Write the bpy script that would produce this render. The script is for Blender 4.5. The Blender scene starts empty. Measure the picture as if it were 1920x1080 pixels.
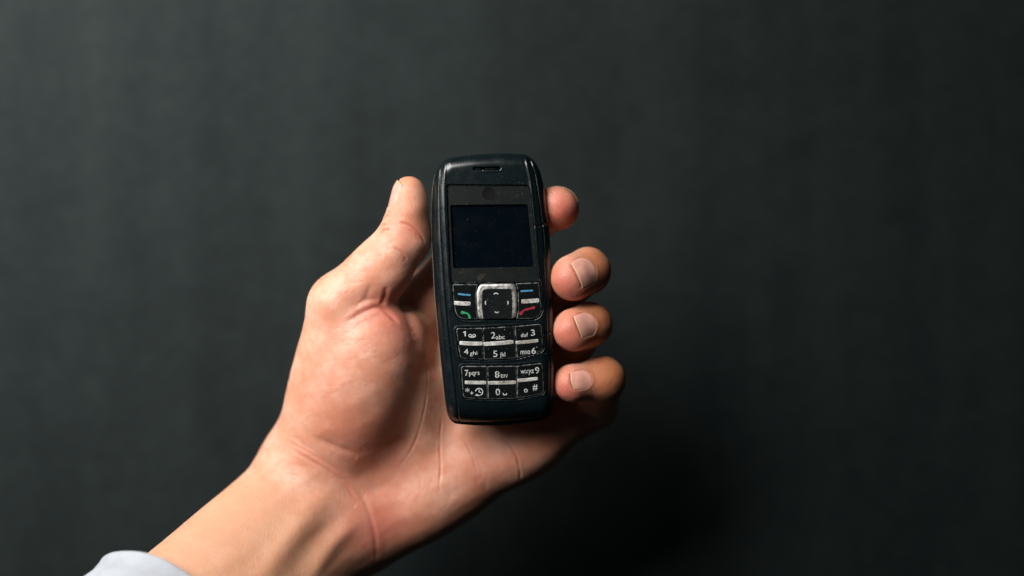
import bpy, bmesh, math
import numpy as np
from mathutils import Vector, Matrix
from mathutils.bvhtree import BVHTree

R = math.radians
MM = 0.001                      # everything below is laid out in millimetres
S = 0.2                         # one photo pixel on the phone's face, in mm
CAM_D = 450.0                   # lens to phone face, mm
GROUND = -116.0                # dark surface below the hand, mm

# ------------------------------------------------------------------ camera
scene = bpy.context.scene
cam_data = bpy.data.cameras.new('camera')
cam_data.sensor_width = 36.0
cam_data.lens = 36.0 * CAM_D / (1920 * S)
cam_data.clip_start = 0.01
cam_data.clip_end = 20.0
cam_data.dof.use_dof = True
cam_data.dof.focus_distance = CAM_D * MM
cam_data.dof.aperture_fstop = 2.0
cam = bpy.data.objects.new('camera', cam_data)
cam.location = (0, 0, CAM_D * MM)
scene.collection.objects.link(cam)
scene.camera = cam

# ------------------------------------------------------------------ light
world = bpy.data.worlds.new('World')
scene.world = world
world.use_nodes = True
bg = world.node_tree.nodes['Background']
bg.inputs['Color'].default_value = (0.55, 0.75, 0.85, 1)
bg.inputs['Strength'].default_value = 0.012


def area(name, loc, target, size, size_y, power, col):
    l = bpy.data.lights.new(name, 'AREA')
    l.shape = 'RECTANGLE'
    l.spread = R(112)
    l.size, l.size_y, l.energy, l.color = size, size_y, power, col
    o = bpy.data.objects.new(name, l)
    o.location = loc
    d = Vector(target) - Vector(loc)
    o.rotation_euler = d.to_track_quat('-Z', 'Y').to_euler()
    scene.collection.objects.link(o)
    return o


area('window_light', (-0.46, 0.41, 0.355), (-0.35, 0.25, -0.10), 0.54, 0.54, 9.8, (1.0, 0.97, 0.93))

scene.view_settings.view_transform = 'Standard'
scene.view_settings.look = 'None'
scene.view_settings.exposure = 0.0
scene.view_settings.gamma = 1.0
scene.view_settings.use_curve_mapping = False
scene.cycles.use_denoising = True
scene.cycles.max_bounces = 8
rng = np.random.default_rng(7)

# ------------------------------------------------------------------ helpers


def link(name, mesh, mats=None, parent=None):
    o = bpy.data.objects.new(name, mesh)
    scene.collection.objects.link(o)
    if mats:
        for m in (mats if isinstance(mats, (list, tuple)) else [mats]):
            mesh.materials.append(m)
    if parent is not None:
        o.parent = parent
    return o


def mesh_of(name, V, F, smooth=True):
    me = bpy.data.meshes.new(name)
    V = np.asarray(V, dtype=np.float64) * MM
    me.from_pydata(V.tolist(), [], [list(map(int, f)) for f in F])
    me.update()
    if smooth:
        me.polygons.foreach_set('use_smooth', np.ones(len(me.polygons), dtype=bool))
    return me


def tag(o, label=None, cat=None, kind=None):
    if label: o['label'] = label
    if cat: o['category'] = cat
    if kind: o['kind'] = kind
    return o


def P(px, py, z):
    """photo position on the picture plane + height -> real point in mm"""
    k = S * (CAM_D - z) / CAM_D
    return np.array([(px - 960) * k, (540 - py) * k, z])


class Nodes:
    def __init__(self, name):
        self.m = bpy.data.materials.new(name)
        self.m.use_nodes = True
        self.t = self.m.node_tree
        self.b = self.t.nodes['Principled BSDF']
        self.tc = self.t.nodes.new('ShaderNodeTexCoord')

    def set(self, **k):
        for a, v in k.items():
            self.b.inputs[a.replace('_', ' ')].default_value = v
        return self

    def noise(self, scale, detail=4, rough=0.5, vec=None, dim='3D'):
        n = self.t.nodes.new('ShaderNodeTexNoise')
        n.inputs['Scale'].default_value = scale
        n.inputs['Detail'].default_value = detail
        n.inputs['Roughness'].default_value = rough
        self.t.links.new(vec or self.tc.outputs['Object'], n.inputs['Vector'])
        return n.outputs['Fac']

    def voronoi(self, scale, feature='F1', vec=None):
        n = self.t.nodes.new('ShaderNodeTexVoronoi')
        n.feature = feature
        n.inputs['Scale'].default_value = scale
        self.t.links.new(vec or self.tc.outputs['Object'], n.inputs['Vector'])
        return n.outputs['Distance']

    def mapped(self, scale=(1, 1, 1), rot=(0, 0, 0), loc=(0, 0, 0)):
        n = self.t.nodes.new('ShaderNodeMapping')
        n.inputs['Scale'].default_value = scale
        n.inputs['Rotation'].default_value = rot
        n.inputs['Location'].default_value = loc
        self.t.links.new(self.tc.outputs['Object'], n.inputs['Vector'])
        return n.outputs['Vector']

    def attr(self, name):
        n = self.t.nodes.new('ShaderNodeAttribute')
        n.attribute_name = name
        return n.outputs['Fac']

    def ramp(self, fac, a, b, lo=0.0, hi=1.0):
        n = self.t.nodes.new('ShaderNodeMapRange')
        n.interpolation_type = 'SMOOTHSTEP'
        n.inputs['From Min'].default_value = a
        n.inputs['From Max'].default_value = b
        n.inputs['To Min'].default_value = lo
        n.inputs['To Max'].default_value = hi
        self.t.links.new(fac, n.inputs['Value'])
        return n.outputs['Result']

    def math(self, op, a, b=None):
        n = self.t.nodes.new('ShaderNodeMath')
        n.operation = op
        for i, v in enumerate((a, b)):
            if v is None: continue
            if isinstance(v, (int, float)): n.inputs[i].default_value = v
            else: self.t.links.new(v, n.inputs[i])
        return n.outputs[0]

    def mix(self, fac, a, b, mode='MIX'):
        n = self.t.nodes.new('ShaderNodeMix')
        n.data_type = 'RGBA'
        n.blend_type = mode
        for s, v in (('Factor', fac), ('A', a), ('B', b)):
            i = [q for q in n.inputs if q.name == s and (q.type == 'RGBA' or s == 'Factor')][0]
            if isinstance(v, (int, float)): i.default_value = v
            elif isinstance(v, tuple): i.default_value = v if len(v) == 4 else v + (1,)
            else: self.t.links.new(v, i)
        return [q for q in n.outputs if q.type == 'RGBA'][0]

    def to(self, out, inp):
        self.t.links.new(out, self.b.inputs[inp])
        return self

    def bump(self, height, strength, dist, prev=None):
        n = self.t.nodes.new('ShaderNodeBump')
        n.inputs['Strength'].default_value = strength
        n.inputs['Distance'].default_value = dist
        self.t.links.new(height, n.inputs['Height'])
        if prev is not None: self.t.links.new(prev, n.inputs['Normal'])
        return n.outputs['Normal']


# ------------------------------------------------------------------ materials
def mat_backdrop():
    n = Nodes('dark_felt_paper')
    n.set(Roughness=0.8, Specular_IOR_Level=0.12)
    blot = n.noise(34, 6, 0.65)
    grain = n.noise(150, 6, 0.75)
    streak = n.noise(1.0, 3, 0.5, vec=n.mapped((24, 2.0, 1)))
    f = n.math('MULTIPLY', blot, 0.38)
    f = n.math('ADD', f, n.math('MULTIPLY', grain, 0.55))
    f = n.math('ADD', f, n.math('MULTIPLY', streak, 0.58))
    c = n.mix(n.ramp(f, 0.51, 1.03), (0.0044, 0.0072, 0.0074), (0.0106, 0.0150, 0.0148))
    fleck = n.ramp(n.noise(420, 2, 0.6, vec=n.mapped((1, 1, 1), loc=(3, 1, 0))), 0.74, 0.80)
    n.to(n.mix(n.math('MULTIPLY', fleck, 0.5), c, (0.05, 0.056, 0.055)), 'Base Color')
    n.to(n.bump(grain, 0.6, 0.0004, n.bump(streak, 0.3, 0.002)), 'Normal')
    return n.m


def mat_skin():
    n = Nodes('skin')
    n.set(Specular_IOR_Level=0.42, Subsurface_Weight=0.85, Subsurface_Scale=0.0034)
    n.b.inputs['Subsurface Radius'].default_value = (1.0, 0.36, 0.20)
    mot = n.noise(95, 4, 0.6)
    mot2 = n.noise(330, 3, 0.6)
    base = n.mix(n.ramp(mot, 0.3, 0.7), (0.54, 0.245, 0.150), (0.63, 0.350, 0.252))
    base = n.mix(n.math('MULTIPLY', n.ramp(mot2, 0.45, 0.7), 0.30), base, (0.56, 0.205, 0.125))
    base = n.mix(n.math('MULTIPLY', n.attr('arm'), 0.8), base, (0.55, 0.300, 0.180))
    base = n.mix(n.math('MULTIPLY', n.attr('tan'), 0.9), base, (0.42, 0.150, 0.058))  # tanned skin, with the shade on the finger backs mixed into the colour
    base = n.mix(n.math('MULTIPLY', n.attr('flush'), 0.85), base, (0.50, 0.125, 0.09))
    n.to(base, 'Base Color')
    n.to(n.ramp(mot2, 0.2, 0.8, 0.41, 0.55), 'Roughness')
    cells = n.voronoi(1250, 'DISTANCE_TO_EDGE')
    fine = n.ramp(cells, 0.0, 0.25)
    lines = n.noise(1.0, 2, 0.5, vec=n.mapped((1700, 260, 900), rot=(0, 0, R(-38))))
    nb = n.bump(fine, 0.24, 0.00020)
    nb = n.bump(lines, 0.30, 0.0003, nb)
    nb = n.bump(n.noise(420, 4, 0.6), 0.16, 0.0005, nb)
    n.to(nb, 'Normal')
    return n.m


def mat_nail(col, rough):
    n = Nodes('nail')
    n.set(Roughness=rough, Specular_IOR_Level=0.5, Subsurface_Weight=0.08, Subsurface_Scale=0.001)
    n.b.inputs['Subsurface Radius'].default_value = (1.0, 0.4, 0.3)
    c2 = tuple(x * 0.82 for x in col)
    n.to(n.mix(n.ramp(n.noise(260, 3), 0.35, 0.65), col, c2), 'Base Color')
    return n.m


def mat_plastic(name, col, rough, dust=0.35, scratch=True, worn=False):
    n = Nodes(name)
    n.set(Specular_IOR_Level=0.5)
    c = n.mix(n.ramp(n.noise(60, 4), 0.3, 0.7), col, tuple(x * 1.2 for x in col))
    patch = n.ramp(n.noise(70, 3, 0.6, vec=n.mapped(loc=(5, 2, 1))), 0.42, 0.68)
    speck = n.ramp(n.noise(1900, 2, 0.5), 0.66, 0.74)
    speck2 = n.ramp(n.noise(700, 2, 0.5, vec=n.mapped(loc=(1, 7, 0))), 0.74, 0.78)
    d = n.math('MULTIPLY', n.math('ADD', n.math('MULTIPLY', speck, n.math('MULTIPLY', patch, 0.55)), n.math('MULTIPLY', speck2, 0.6)), dust)
    c = n.mix(d, c, (0.42, 0.43, 0.40))
    if worn:
        w = n.math('MULTIPLY', n.attr('edge'), n.ramp(n.noise(520, 4, 0.7), 0.36, 0.60))
        c = n.mix(n.math('MULTIPLY', w, 0.6), c, (0.26, 0.29, 0.27))
    n.to(c, 'Base Color')
    n.to(n.math('ADD', n.ramp(n.noise(240, 4, 0.6), 0.3, 0.75, rough * 0.88, rough * 1.18), n.math('MULTIPLY', d, 0.4)), 'Roughness')
    nb = n.bump(n.noise(2600, 2), 0.06, 0.00004)
    if scratch:
        s = n.noise(1.0, 3, 0.65, vec=n.mapped((120, 2600, 300), rot=(0, 0, R(24))))
        nb = n.bump(n.ramp(s, 0.66, 0.72), 0.05, 0.00005, nb)
    n.to(nb, 'Normal')
    return n.m


def mat_silver(name='worn_silver', metal=0.55):
    n = Nodes(name)
    n.set(Metallic=metal, Specular_IOR_Level=0.5)
    a = n.ramp(n.noise(260, 4, 0.65), 0.35, 0.65)
    c = n.mix(a, (0.50, 0.49, 0.46), (0.74, 0.74, 0.73))
    chip = n.ramp(n.noise(900, 3, 0.7, vec=n.mapped(loc=(2, 3, 0))), 0.60, 0.66)
    grime = n.math('MULTIPLY', n.ramp(n.noise(120, 3), 0.45, 0.62), 0.55)
    c = n.mix(grime, c, (0.36, 0.31, 0.23))
    c = n.mix(n.math('MULTIPLY', chip, 0.7), c, (0.07, 0.07, 0.065))
    n.to(c, 'Base Color')
    n.to(n.ramp(n.noise(700, 3), 0.3, 0.7, 0.28, 0.55), 'Roughness')
    n.to(n.bump(n.noise(1500, 3), 0.2, 0.0001), 'Normal')
    return n.m


def mat_print(name, col, wear=0.5):
    n = Nodes(name)
    n.set(Roughness=0.45)
    w = n.math('MULTIPLY', n.ramp(n.noise(1300, 3, 0.7), 0.54, 0.62), wear)
    n.to(n.mix(w, col, (0.03, 0.033, 0.033)), 'Base Color')
    return n.m


def mat_screen():
    n = Nodes('screen_glass')
    n.set(Specular_IOR_Level=0.45)
    dust = n.ramp(n.noise(1500, 2), 0.70, 0.75)
    c = n.mix(n.math('MULTIPLY', dust, 0.10), (0.0008, 0.0022, 0.0042), (0.2, 0.22, 0.22))
    n.to(c, 'Base Color')
    n.to(n.ramp(n.noise(150, 4), 0.3, 0.7, 0.10, 0.2), 'Roughness')
    return n.m


def mat_bezel():
    n = Nodes('dusty_bezel')
    n.set(Specular_IOR_Level=0.14, Roughness=0.65)
    a = n.ramp(n.noise(1.0, 5, 0.6, vec=n.mapped((260, 420, 200), rot=(0, 0, R(-12)))), 0.40, 0.70)
    c = n.mix(a, (0.0020, 0.0040, 0.0042), (0.0042, 0.0062, 0.0058))
    d = n.ramp(n.noise(1500, 2, 0.6), 0.66, 0.74)
    c = n.mix(n.math('MULTIPLY', d, 0.20), c, (0.22, 0.19, 0.13))
    b = n.ramp(n.noise(300, 3, 0.6, vec=n.mapped(loc=(4, 4, 0))), 0.62, 0.72)
    c = n.mix(n.math('MULTIPLY', b, 0.22), c, (0.09, 0.07, 0.04))
    n.to(c, 'Base Color')
    n.to(n.bump(n.noise(2200, 2), 0.2, 0.0001), 'Normal')
    return n.m


def mat_cloth():
    n = Nodes('pale_cotton')
    n.set(Roughness=0.9, Specular_IOR_Level=0.15)
    weave = n.voronoi(1600, 'F1')
    c = n.mix(n.ramp(n.noise(160, 4), 0.3, 0.7), (0.33, 0.35, 0.385), (0.38, 0.40, 0.435))
    n.to(c, 'Base Color')
    n.to(n.bump(weave, 0.4, 0.0003), 'Normal')
    return n.m


M = dict(
    backdrop=mat_backdrop(), skin=mat_skin(),
    nail=mat_nail((0.74, 0.365, 0.29), 0.18), nail_tip=mat_nail((0.58, 0.38, 0.22), 0.4),
    casing=mat_plastic('black_casing', (0.0022, 0.0050, 0.0062), 0.25, 0.22),
    back=mat_plastic('black_back_shell', (0.004, 0.005, 0.005), 0.45, 0.1),
    key=mat_plastic('black_key', (0.0030, 0.0040, 0.0042), 0.22, 0.6, worn=True),
    pad=mat_plastic('black_pad', (0.005, 0.006, 0.0065), 0.25, 0.35),
    hole=mat_plastic('dark_gap', (0.004, 0.0045, 0.0045), 0.7, 0.0, False),
    seam=mat_print('worn_seam', (0.20, 0.17, 0.125), 0.9),
    silver=mat_silver(), chrome=mat_silver('worn_chrome', 0.9), white=mat_print('white_print', (0.50, 0.51, 0.50), 0.7),
    blue=mat_print('blue_print', (0.05, 0.22, 0.36), 0.6), green=mat_print('green_print', (0.008, 0.22, 0.085), 0.8),
    red=mat_print('red_print', (0.27, 0.010, 0.022), 0.8), screen=mat_screen(), bezel=mat_bezel(), cloth=mat_cloth(),
)

M['hole'].node_tree.nodes['Principled BSDF'].inputs['Specular IOR Level'].default_value = 0.05
# ------------------------------------------------------------------ dark surface
GX, GY = 2400.0, 2400.0
me = mesh_of('dark_surface', [(-GX, -GY, GROUND), (GX, -GY, GROUND), (GX, GY, GROUND), (-GX, GY, GROUND)], [(0, 1, 2, 3)])
ground = tag(link('dark_table_surface', me, M['backdrop']), 'matte dark grey felt-like surface below the hand', None, 'structure')

# ================================================================== PHONE
TH = R(3.1)
CX, CY = 925.0, 543.0


def L(px, py):
    dx, dy = px - CX, CY - py
    return np.array([(dx * math.cos(TH) + dy * math.sin(TH)) * S, (-dx * math.sin(TH) + dy * math.cos(TH)) * S])


def Z2(x, y): return L(800 + x / 6.0, 500 + y / 6.0)     # enlargement of the upper keys
def Z3(x, y): return L(800 + x / 6.0, 650 + y / 6.0)     # enlargement of the lower keys
def Z1(x, y): return L(780 + x / 3.857, 260 + y / 3.857)  # enlargement of the display end


def dome(x, y):
    z = -0.0016 * x * x
    return z - 0.034 * np.clip(-41 - y, 0, None) ** 2.15 - 0.010 * np.clip(y - 44, 0, None) ** 1.8


phone = bpy.data.objects.new('mobile_phone', None)
phone.empty_display_size = 0.02
phone.location = tuple(P(CX, CY, 0) * MM)
phone.rotation_euler = (0, 0, TH)
scene.collection.objects.link(phone)
tag(phone, 'worn black candybar mobile phone with small blank screen and rubbed keypad, held in the hand', 'mobile phone')


def drape(V):
    V = np.array(V, dtype=float)
    V[:, 2] += dome(V[:, 0], V[:, 1])
    return V


def smooth_poly(pts, r=0.6, n=5):
    """round the corners of a polygon with radius r (mm); r may be a list"""
    pts = [np.array(p, float) for p in pts]
    out = []
    N = len(pts)
    for i in range(N):
        a, b, c = pts[i - 1], pts[i], pts[(i + 1) % N]
        rr = r[i] if isinstance(r, (list, tuple)) else r
        u = a - b; v = c - b
        lu, lv = np.linalg.norm(u), np.linalg.norm(v)
        t = min(rr, lu * 0.48, lv * 0.48)
        p0, p2 = b + u / lu * t, b + v / lv * t
        for k in range(n + 1):
            q = k / n
            out.append((1 - q) ** 2 * p0 + 2 * q * (1 - q) * b + q * q * p2)
    return np.array(out)


def resample(poly, n):
    p = np.vstack([poly, poly[:1]])
    d = np.r_[0, np.cumsum(np.linalg.norm(np.diff(p, axis=0), axis=1))]
    t = np.linspace(0, d[-1], n, endpoint=False)
    return np.c_[np.interp(t, d, p[:, 0]), np.interp(t, d, p[:, 1])]


def inset(poly, d):
    """move a (ccw or cw) outline inward by d"""
    a = np.roll(poly, 1, 0); b = np.roll(poly, -1, 0)
    t = b - a
    t /= np.linalg.norm(t, axis=1)[:, None] + 1e-9
    nrm = np.c_[-t[:, 1], t[:, 0]]
    area2 = np.sum(poly[:, 0] * np.roll(poly[:, 1], -1) - np.roll(poly[:, 0], -1) * poly[:, 1])
    if area2 < 0: nrm = -nrm
    return poly + nrm * d


def ccw(poly):
    a = np.sum(poly[:, 0] * np.roll(poly[:, 1], -1) - np.roll(poly[:, 0], -1) * poly[:, 1])
    return poly if a > 0 else poly[::-1]


def pad(name, outline, z0, z1, bev, mat, parent, crown=0.0, npts=96):
    """a raised key or plate with a rounded upper rim, as one closed mesh with an 'edge' attribute"""
    o = resample(ccw(outline), npts)
    c = o.mean(0)
    rings = [(o, z0, 0.2), (o, z1 - bev, 1.0)]
    for k in (0.35, 0.7, 1.0):
        rings.append((inset(o, bev * (1 - math.cos(k * math.pi / 2))), z1 - bev + bev * math.sin(k * math.pi / 2), 1.0 if k < 1 else 0.25))
    top = rings[-1][0]
    for q in (0.96, 0.84, 0.6, 0.35, 0.12):
        rings.append((c + (top - c) * q, z1 + crown * (1 - q * q), 0.0))
    V, E, F = [], [], []
    for r_, z, e in rings:
        V += [(p[0], p[1], z) for p in r_]; E += [e] * npts
    V.append((c[0], c[1], z1 + crown)); E.append(0)
    nr = len(rings)
    for i in range(nr - 1):
        for j in range(npts):
            k = (j + 1) % npts
            F.append((i * npts + j, i * npts + k, (i + 1) * npts + k, (i + 1) * npts + j))
    for j in range(npts):
        F.append(((nr - 1) * npts + j, (nr - 1) * npts + (j + 1) % npts, len(V) - 1))
    F.append(tuple(range(npts))[::-1])
    me = mesh_of(name, drape(V), F)
    at = me.attributes.new('edge', 'FLOAT', 'POINT')
    at.data.foreach_set('value', np.array(E, dtype=np.float32))
    return link(name, me, mat, parent)


# --- casing: one shell with rails, seams and pits for display and keys
def hw(t):        # half width along the body, t in -1..1
    y = t * 51.6
    xs = [-51.6, -51.0, -49.5, -47.0, -43, -39, -20, 0, 22, 34, 41, 45, 48.0, 50.0, 51.2, 51.6]
    ws = [17.0, 18.6, 19.6, 20.3, 20.7, 20.9, 21.8, 22.4, 22.4, 21.8, 21.0, 20.2, 19.0, 17.4, 15.6, 14.4]
    return np.interp(y, xs, ws)


ns, nt = 241, 420
su = np.linspace(-1, 1, ns)
s_ = np.sin(su * math.pi / 2) * 0.35 + su * 0.65
tu = np.linspace(-1, 1, nt)
t_ = np.sin(tu * math.pi / 2) * 0.25 + tu * 0.75
SS, TT = np.meshgrid(s_, t_)
HW = hw(TT)
# soften the outline
HWs = hw(t_)
for _ in range(6):
    HWs[1:-1] = 0.25 * HWs[:-2] + 0.5 * HWs[1:-1] + 0.25 * HWs[2:]
X = SS * HWs[:, None]
ytop = 51.6 - 0.0042 * X ** 2
ybot = -51.6 + 0.0050 * X ** 2
Y = np.where(TT > 0, TT * ytop, -TT * ybot)


def poly_dist(x, y, poly):
    """signed distance to a closed polygon, negative inside"""
    x = x.astype(np.float32); y = y.astype(np.float32)
    d = np.full(x.shape, 1e9, np.float32)
    ins = np.zeros(x.shape, bool)
    n = len(poly)
    for i in range(n):
        ax, ay = poly[i]; bx, by = poly[(i + 1) % n]
        ex, ey = bx - ax, by - ay
        wx, wy = x - ax, y - ay
        h = np.clip((wx * ex + wy * ey) / (ex * ex + ey * ey + 1e-12), 0, 1)
        d = np.minimum(d, (wx - ex * h) ** 2 + (wy - ey * h) ** 2)
        cnd = (ay > y) != (by > y)
        ins ^= cnd & (x < (bx - ax) * (y - ay) / (by - ay + 1e-12) + ax)
    d = np.sqrt(d)
    return np.where(ins, -d, d)


def line_dist(x, y, pts):
    d = np.full(x.shape, 1e9)
    for a, b in zip(pts[:-1], pts[1:]):
        e = b - a
        h = np.clip(((x - a[0]) * e[0] + (y - a[1]) * e[1]) / (e @ e), 0, 1)
        d = np.minimum(d, (x - a[0] - e[0] * h) ** 2 + (y - a[1] - e[1] * h) ** 2)
    return np.sqrt(d)


def sstep(a, b, v):
    t = np.clip((v - a) / (b - a), 0, 1)
    return t * t * (3 - 2 * t)


outline = np.vstack([np.c_[X[0], Y[0]], np.c_[X[1:, -1], Y[1:, -1]], np.c_[X[-1, ::-1][1:], Y[-1, ::-1][1:]], np.c_[X[::-1, 0][1:-1], Y[::-1, 0][1:-1]]])
d_out = -poly_dist(X, Y, outline[::4])
d_out = np.clip(d_out, 0, None)
d_out[0] = d_out[-1] = 0; d_out[:, 0] = d_out[:, -1] = 0

bezel_out = smooth_poly([Z1(222, 333), Z1(815, 338), Z1(832, 420), Z1(888, 1034), Z1(250, 1042), Z1(226, 420)], [1.0, 1.0, .3, .4, .4, .3])
screen_in = smooth_poly([Z1(246, 480), Z1(808, 474), Z1(852, 926), Z1(270, 938)], 0.5)
k_left = smooth_poly([Z2(288, 196), Z2(576, 196), Z2(556, 300), Z2(562, 480), Z2(580, 592), Z2(430, 594), Z2(350, 572), Z2(316, 500), Z2(298, 350)], [.5, .3, .3, .3, .3, 1.0, 1.6, 1.2, .4])
k_nav = smooth_poly([Z2(592, 192), Z2(986, 186), Z2(1018, 260), Z2(1022, 500), Z2(994, 588), Z2(584, 592), Z2(562, 500), Z2(554, 290)], [1.6, 1.6, 1.4, 1.4, 1.0, .9, 1.0, 1.0])
k_right = smooth_poly([Z2(1000, 186), Z2(1266, 176), Z2(1282, 340), Z2(1300, 500), Z2(1262, 566), Z2(1190, 590), Z2(1006, 592), Z2(1026, 500), Z2(1024, 270)], [.3, .5, .4, 1.2, 1.2, .8, .3, .3, .3])
pit_top = smooth_poly([Z2(282, 188), Z2(1272, 168), Z2(1308, 505), Z2(1265, 575), Z2(1190, 600), Z2(430, 604), Z2(345, 580), Z2(306, 500)], [.5, .5, 1.2, 1.2, .8, 1.2, 1.4, 1.2])
c1 = [Z2(328, 690), Z2(632, 688), Z2(990, 668), Z2(1290, 640), Z2(1316, 950), Z2(1014, 1032), Z2(642, 1048), Z2(374, 1036)]
c2 = [Z3(382, 216), Z3(682, 216), Z3(1012, 214), Z3(1306, 180), Z3(1326, 530), Z3(1018, 586), Z3(688, 594), Z3(408, 578)]
pit1 = smooth_poly(inset(np.array([c1[0], c1[1], c1[2], c1[3], c1[4], c1[5], c1[6], c1[7]]), -0.22), [1.2, .3, .3, 1.2, 1.8, .5, .5, 1.6])
pit2 = smooth_poly(inset(np.array(c2), -0.22), [1.2, .3, .3, 1.2, 1.8, .5, .5, 1.6])

seam_l = [L(*p) for p in [(829, 284), (826.5, 295), (825, 351), (826.7, 415), (833, 519), (841, 617), (848, 677), (855, 733), (858, 772), (861, 800)]]
seam_r = [L(*p) for p in [(990, 284), (993, 296), (1003, 325), (1013, 390), (1019, 440), (1024, 510), (1029, 620), (1031.5, 680), (1031, 740), (1028, 800)]]
ridge_r = [L(*p) for p in [(984, 284), (987, 300), (995, 338), (1003, 415), (1011, 519), (1014, 560)]]
ridge_l = [L(*p) for p in [(836, 286), (834, 300), (833, 351), (835, 415), (841, 519), (846, 580)]]

RR = 5.0
dd = np.clip(d_out, 0, RR)
Zt = -RR * 0.95 + 0.95 * np.sqrt(np.clip(RR * RR - (RR - dd) ** 2, 0, None))
Zt = Zt + dome(X, Y)
g = lambda d, w: np.exp(-(d / w) ** 2)
DL, DR = line_dist(X, Y, seam_l), line_dist(X, Y, seam_r)
Zt -= 0.42 * g(DL, 0.26) + 0.42 * g(DR, 0.26)
Zt += 0.35 * g(line_dist(X, Y, ridge_r), 0.55) + 0.22 * g(line_dist(X, Y, ridge_l), 0.6)
# the face sits a touch lower than the side rails
inner = np.minimum(DL, DR)
d_b = poly_dist(X, Y, bezel_out)
d_s = poly_dist(X, Y, screen_in)
Zt -= 2.6 * sstep(0.10, -0.10, d_b)
for pit in (pit_top, pit1, pit2):
    dp = poly_dist(X, Y, pit)
    Zt -= 1.1 * sstep(0.10, -0.10, dp)
    Zt += 0.16 * g(dp - 0.35, 0.35) * (dp > 0)
# earpiece slots
for a, b in (((424, 216), (492, 216)), ((506, 216), (604, 213))):
    dl = line_dist(X, Y, [Z1(*a), Z1(*b)])
    Zt -= 1.2 * sstep(0.62, 0.42, dl)
dl = line_dist(X, Y, [Z1(500, 226), Z1(604, 223)])
Zt += 0.15 * g(dl - 0.6, 0.3)
# cracks across the right rail
for pts, w in (([(994, 425), (1001, 423), (1008, 424), (1014, 421), (1026, 419)], 0.28), ([(1016, 627), (1022, 625), (1028, 626), (1034, 621)], 0.15), ([(987, 609), (990, 611)], 0.12)):
    dl = line_dist(X, Y, [L(*p) for p in pts])
    Zt -= 0.7 * g(dl, w)
# knocks along the edges
for _ in range(26):
    i = rng.integers(len(outline)); c = outline[i]
    Zt -= rng.uniform(0.05, 0.16) * g(np.hypot(X - c[0], Y - c[1]), rng.uniform(0.4, 0.9))

V = [np.c_[X.ravel(), Y.ravel(), Zt.ravel()]]
idx = np.arange(ns * nt).reshape(nt, ns)
F = [np.c_[idx[:-1, :-1].ravel(), idx[:-1, 1:].ravel(), idx[1:, 1:].ravel(), idx[1:, :-1].ravel()]]
loop = np.r_[idx[0], idx[1:, -1], idx[-1, ::-1][1:], idx[::-1, 0][1:-1]]
lv = V[0][loop]
n0 = ns * nt
m = len(loop)
cols = [loop]
cen = np.array([0, 0])
for k, (zz, ins_) in enumerate(((-6.4, -0.05), (-7.4, 0.0))):
    V.append(np.c_[inset(lv[:, :2], ins_), np.full(m, zz)])
    cols.append(n0 + k * m + np.arange(m))
for a, b in zip(cols[:-1], cols[1:]):
    F.append(np.c_[a, b, np.roll(b, -1), np.roll(a, -1)])
V = np.vstack(V); F = np.vstack(F)
me = mesh_of('casing', V, F)
link('casing', me, M['casing'], phone)

# --- back shell: lower half with rounded belly, a hair wider gap at the parting line
rings = []
base = resample(lv[:, :2], 220)
for ins_, zz in ((0.45, -7.3), (0.12, -7.6), (0.0, -8.2), (0.0, -10.5), (0.5, -13.0), (1.6, -15.2), (3.4, -16.9), (6.0, -17.9), (10.0, -18.4)):
    rings.append(np.c_[inset(base, ins_) if ins_ < 4 else base * (1 - np.array([ins_ / 22, ins_ / 52])), np.full(220, zz)])
V = np.vstack(rings); F = []
for i in range(len(rings) - 1):
    for j in range(220):
        k = (j + 1) % 220
        F.append((i * 220 + j, (i + 1) * 220 + j, (i + 1) * 220 + k, i * 220 + k))
F.append(tuple(range((len(rings) - 1) * 220, len(rings) * 220))[::-1])
F.append(tuple(range(220)))
link('back_shell', mesh_of('back_shell', V, F), M['back'], phone)


def tube(name, pts, r, mat, parent, nseg=8, flat=1.0):
    pts = np.array(pts, float)
    V, F = [], []
    for i, p in enumerate(pts):
        t = pts[min(i + 1, len(pts) - 1)] - pts[max(i - 1, 0)]
        t /= np.linalg.norm(t)
        u = np.cross(t, [0, 0, 1.0]); u /= np.linalg.norm(u)
        w = np.cross(u, t)
        for k in range(nseg):
            a = 2 * math.pi * k / nseg
            V.append(p + r * (math.cos(a) * u + flat * math.sin(a) * w))
    for i in range(len(pts) - 1):
        for k in range(nseg):
            q = (k + 1) % nseg
            F.append((i * nseg + k, i * nseg + q, (i + 1) * nseg + q, (i + 1) * nseg + k))
    F.append(tuple(range(nseg))[::-1]); F.append(tuple(range((len(pts) - 1) * nseg, len(pts) * nseg)))
    return link(name, mesh_of(name, V, F), mat, parent)


# rubbed pale parting line along the left flank
sel = [p for p in inset(base, -0.02) if p[0] < -14 and -49 < p[1] < 46]
sel = sorted(sel, key=lambda p: -p[1])
tube('parting_line', [(p[0], p[1], -7.4) for p in sel], 0.22, M['seam'], phone)

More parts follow.
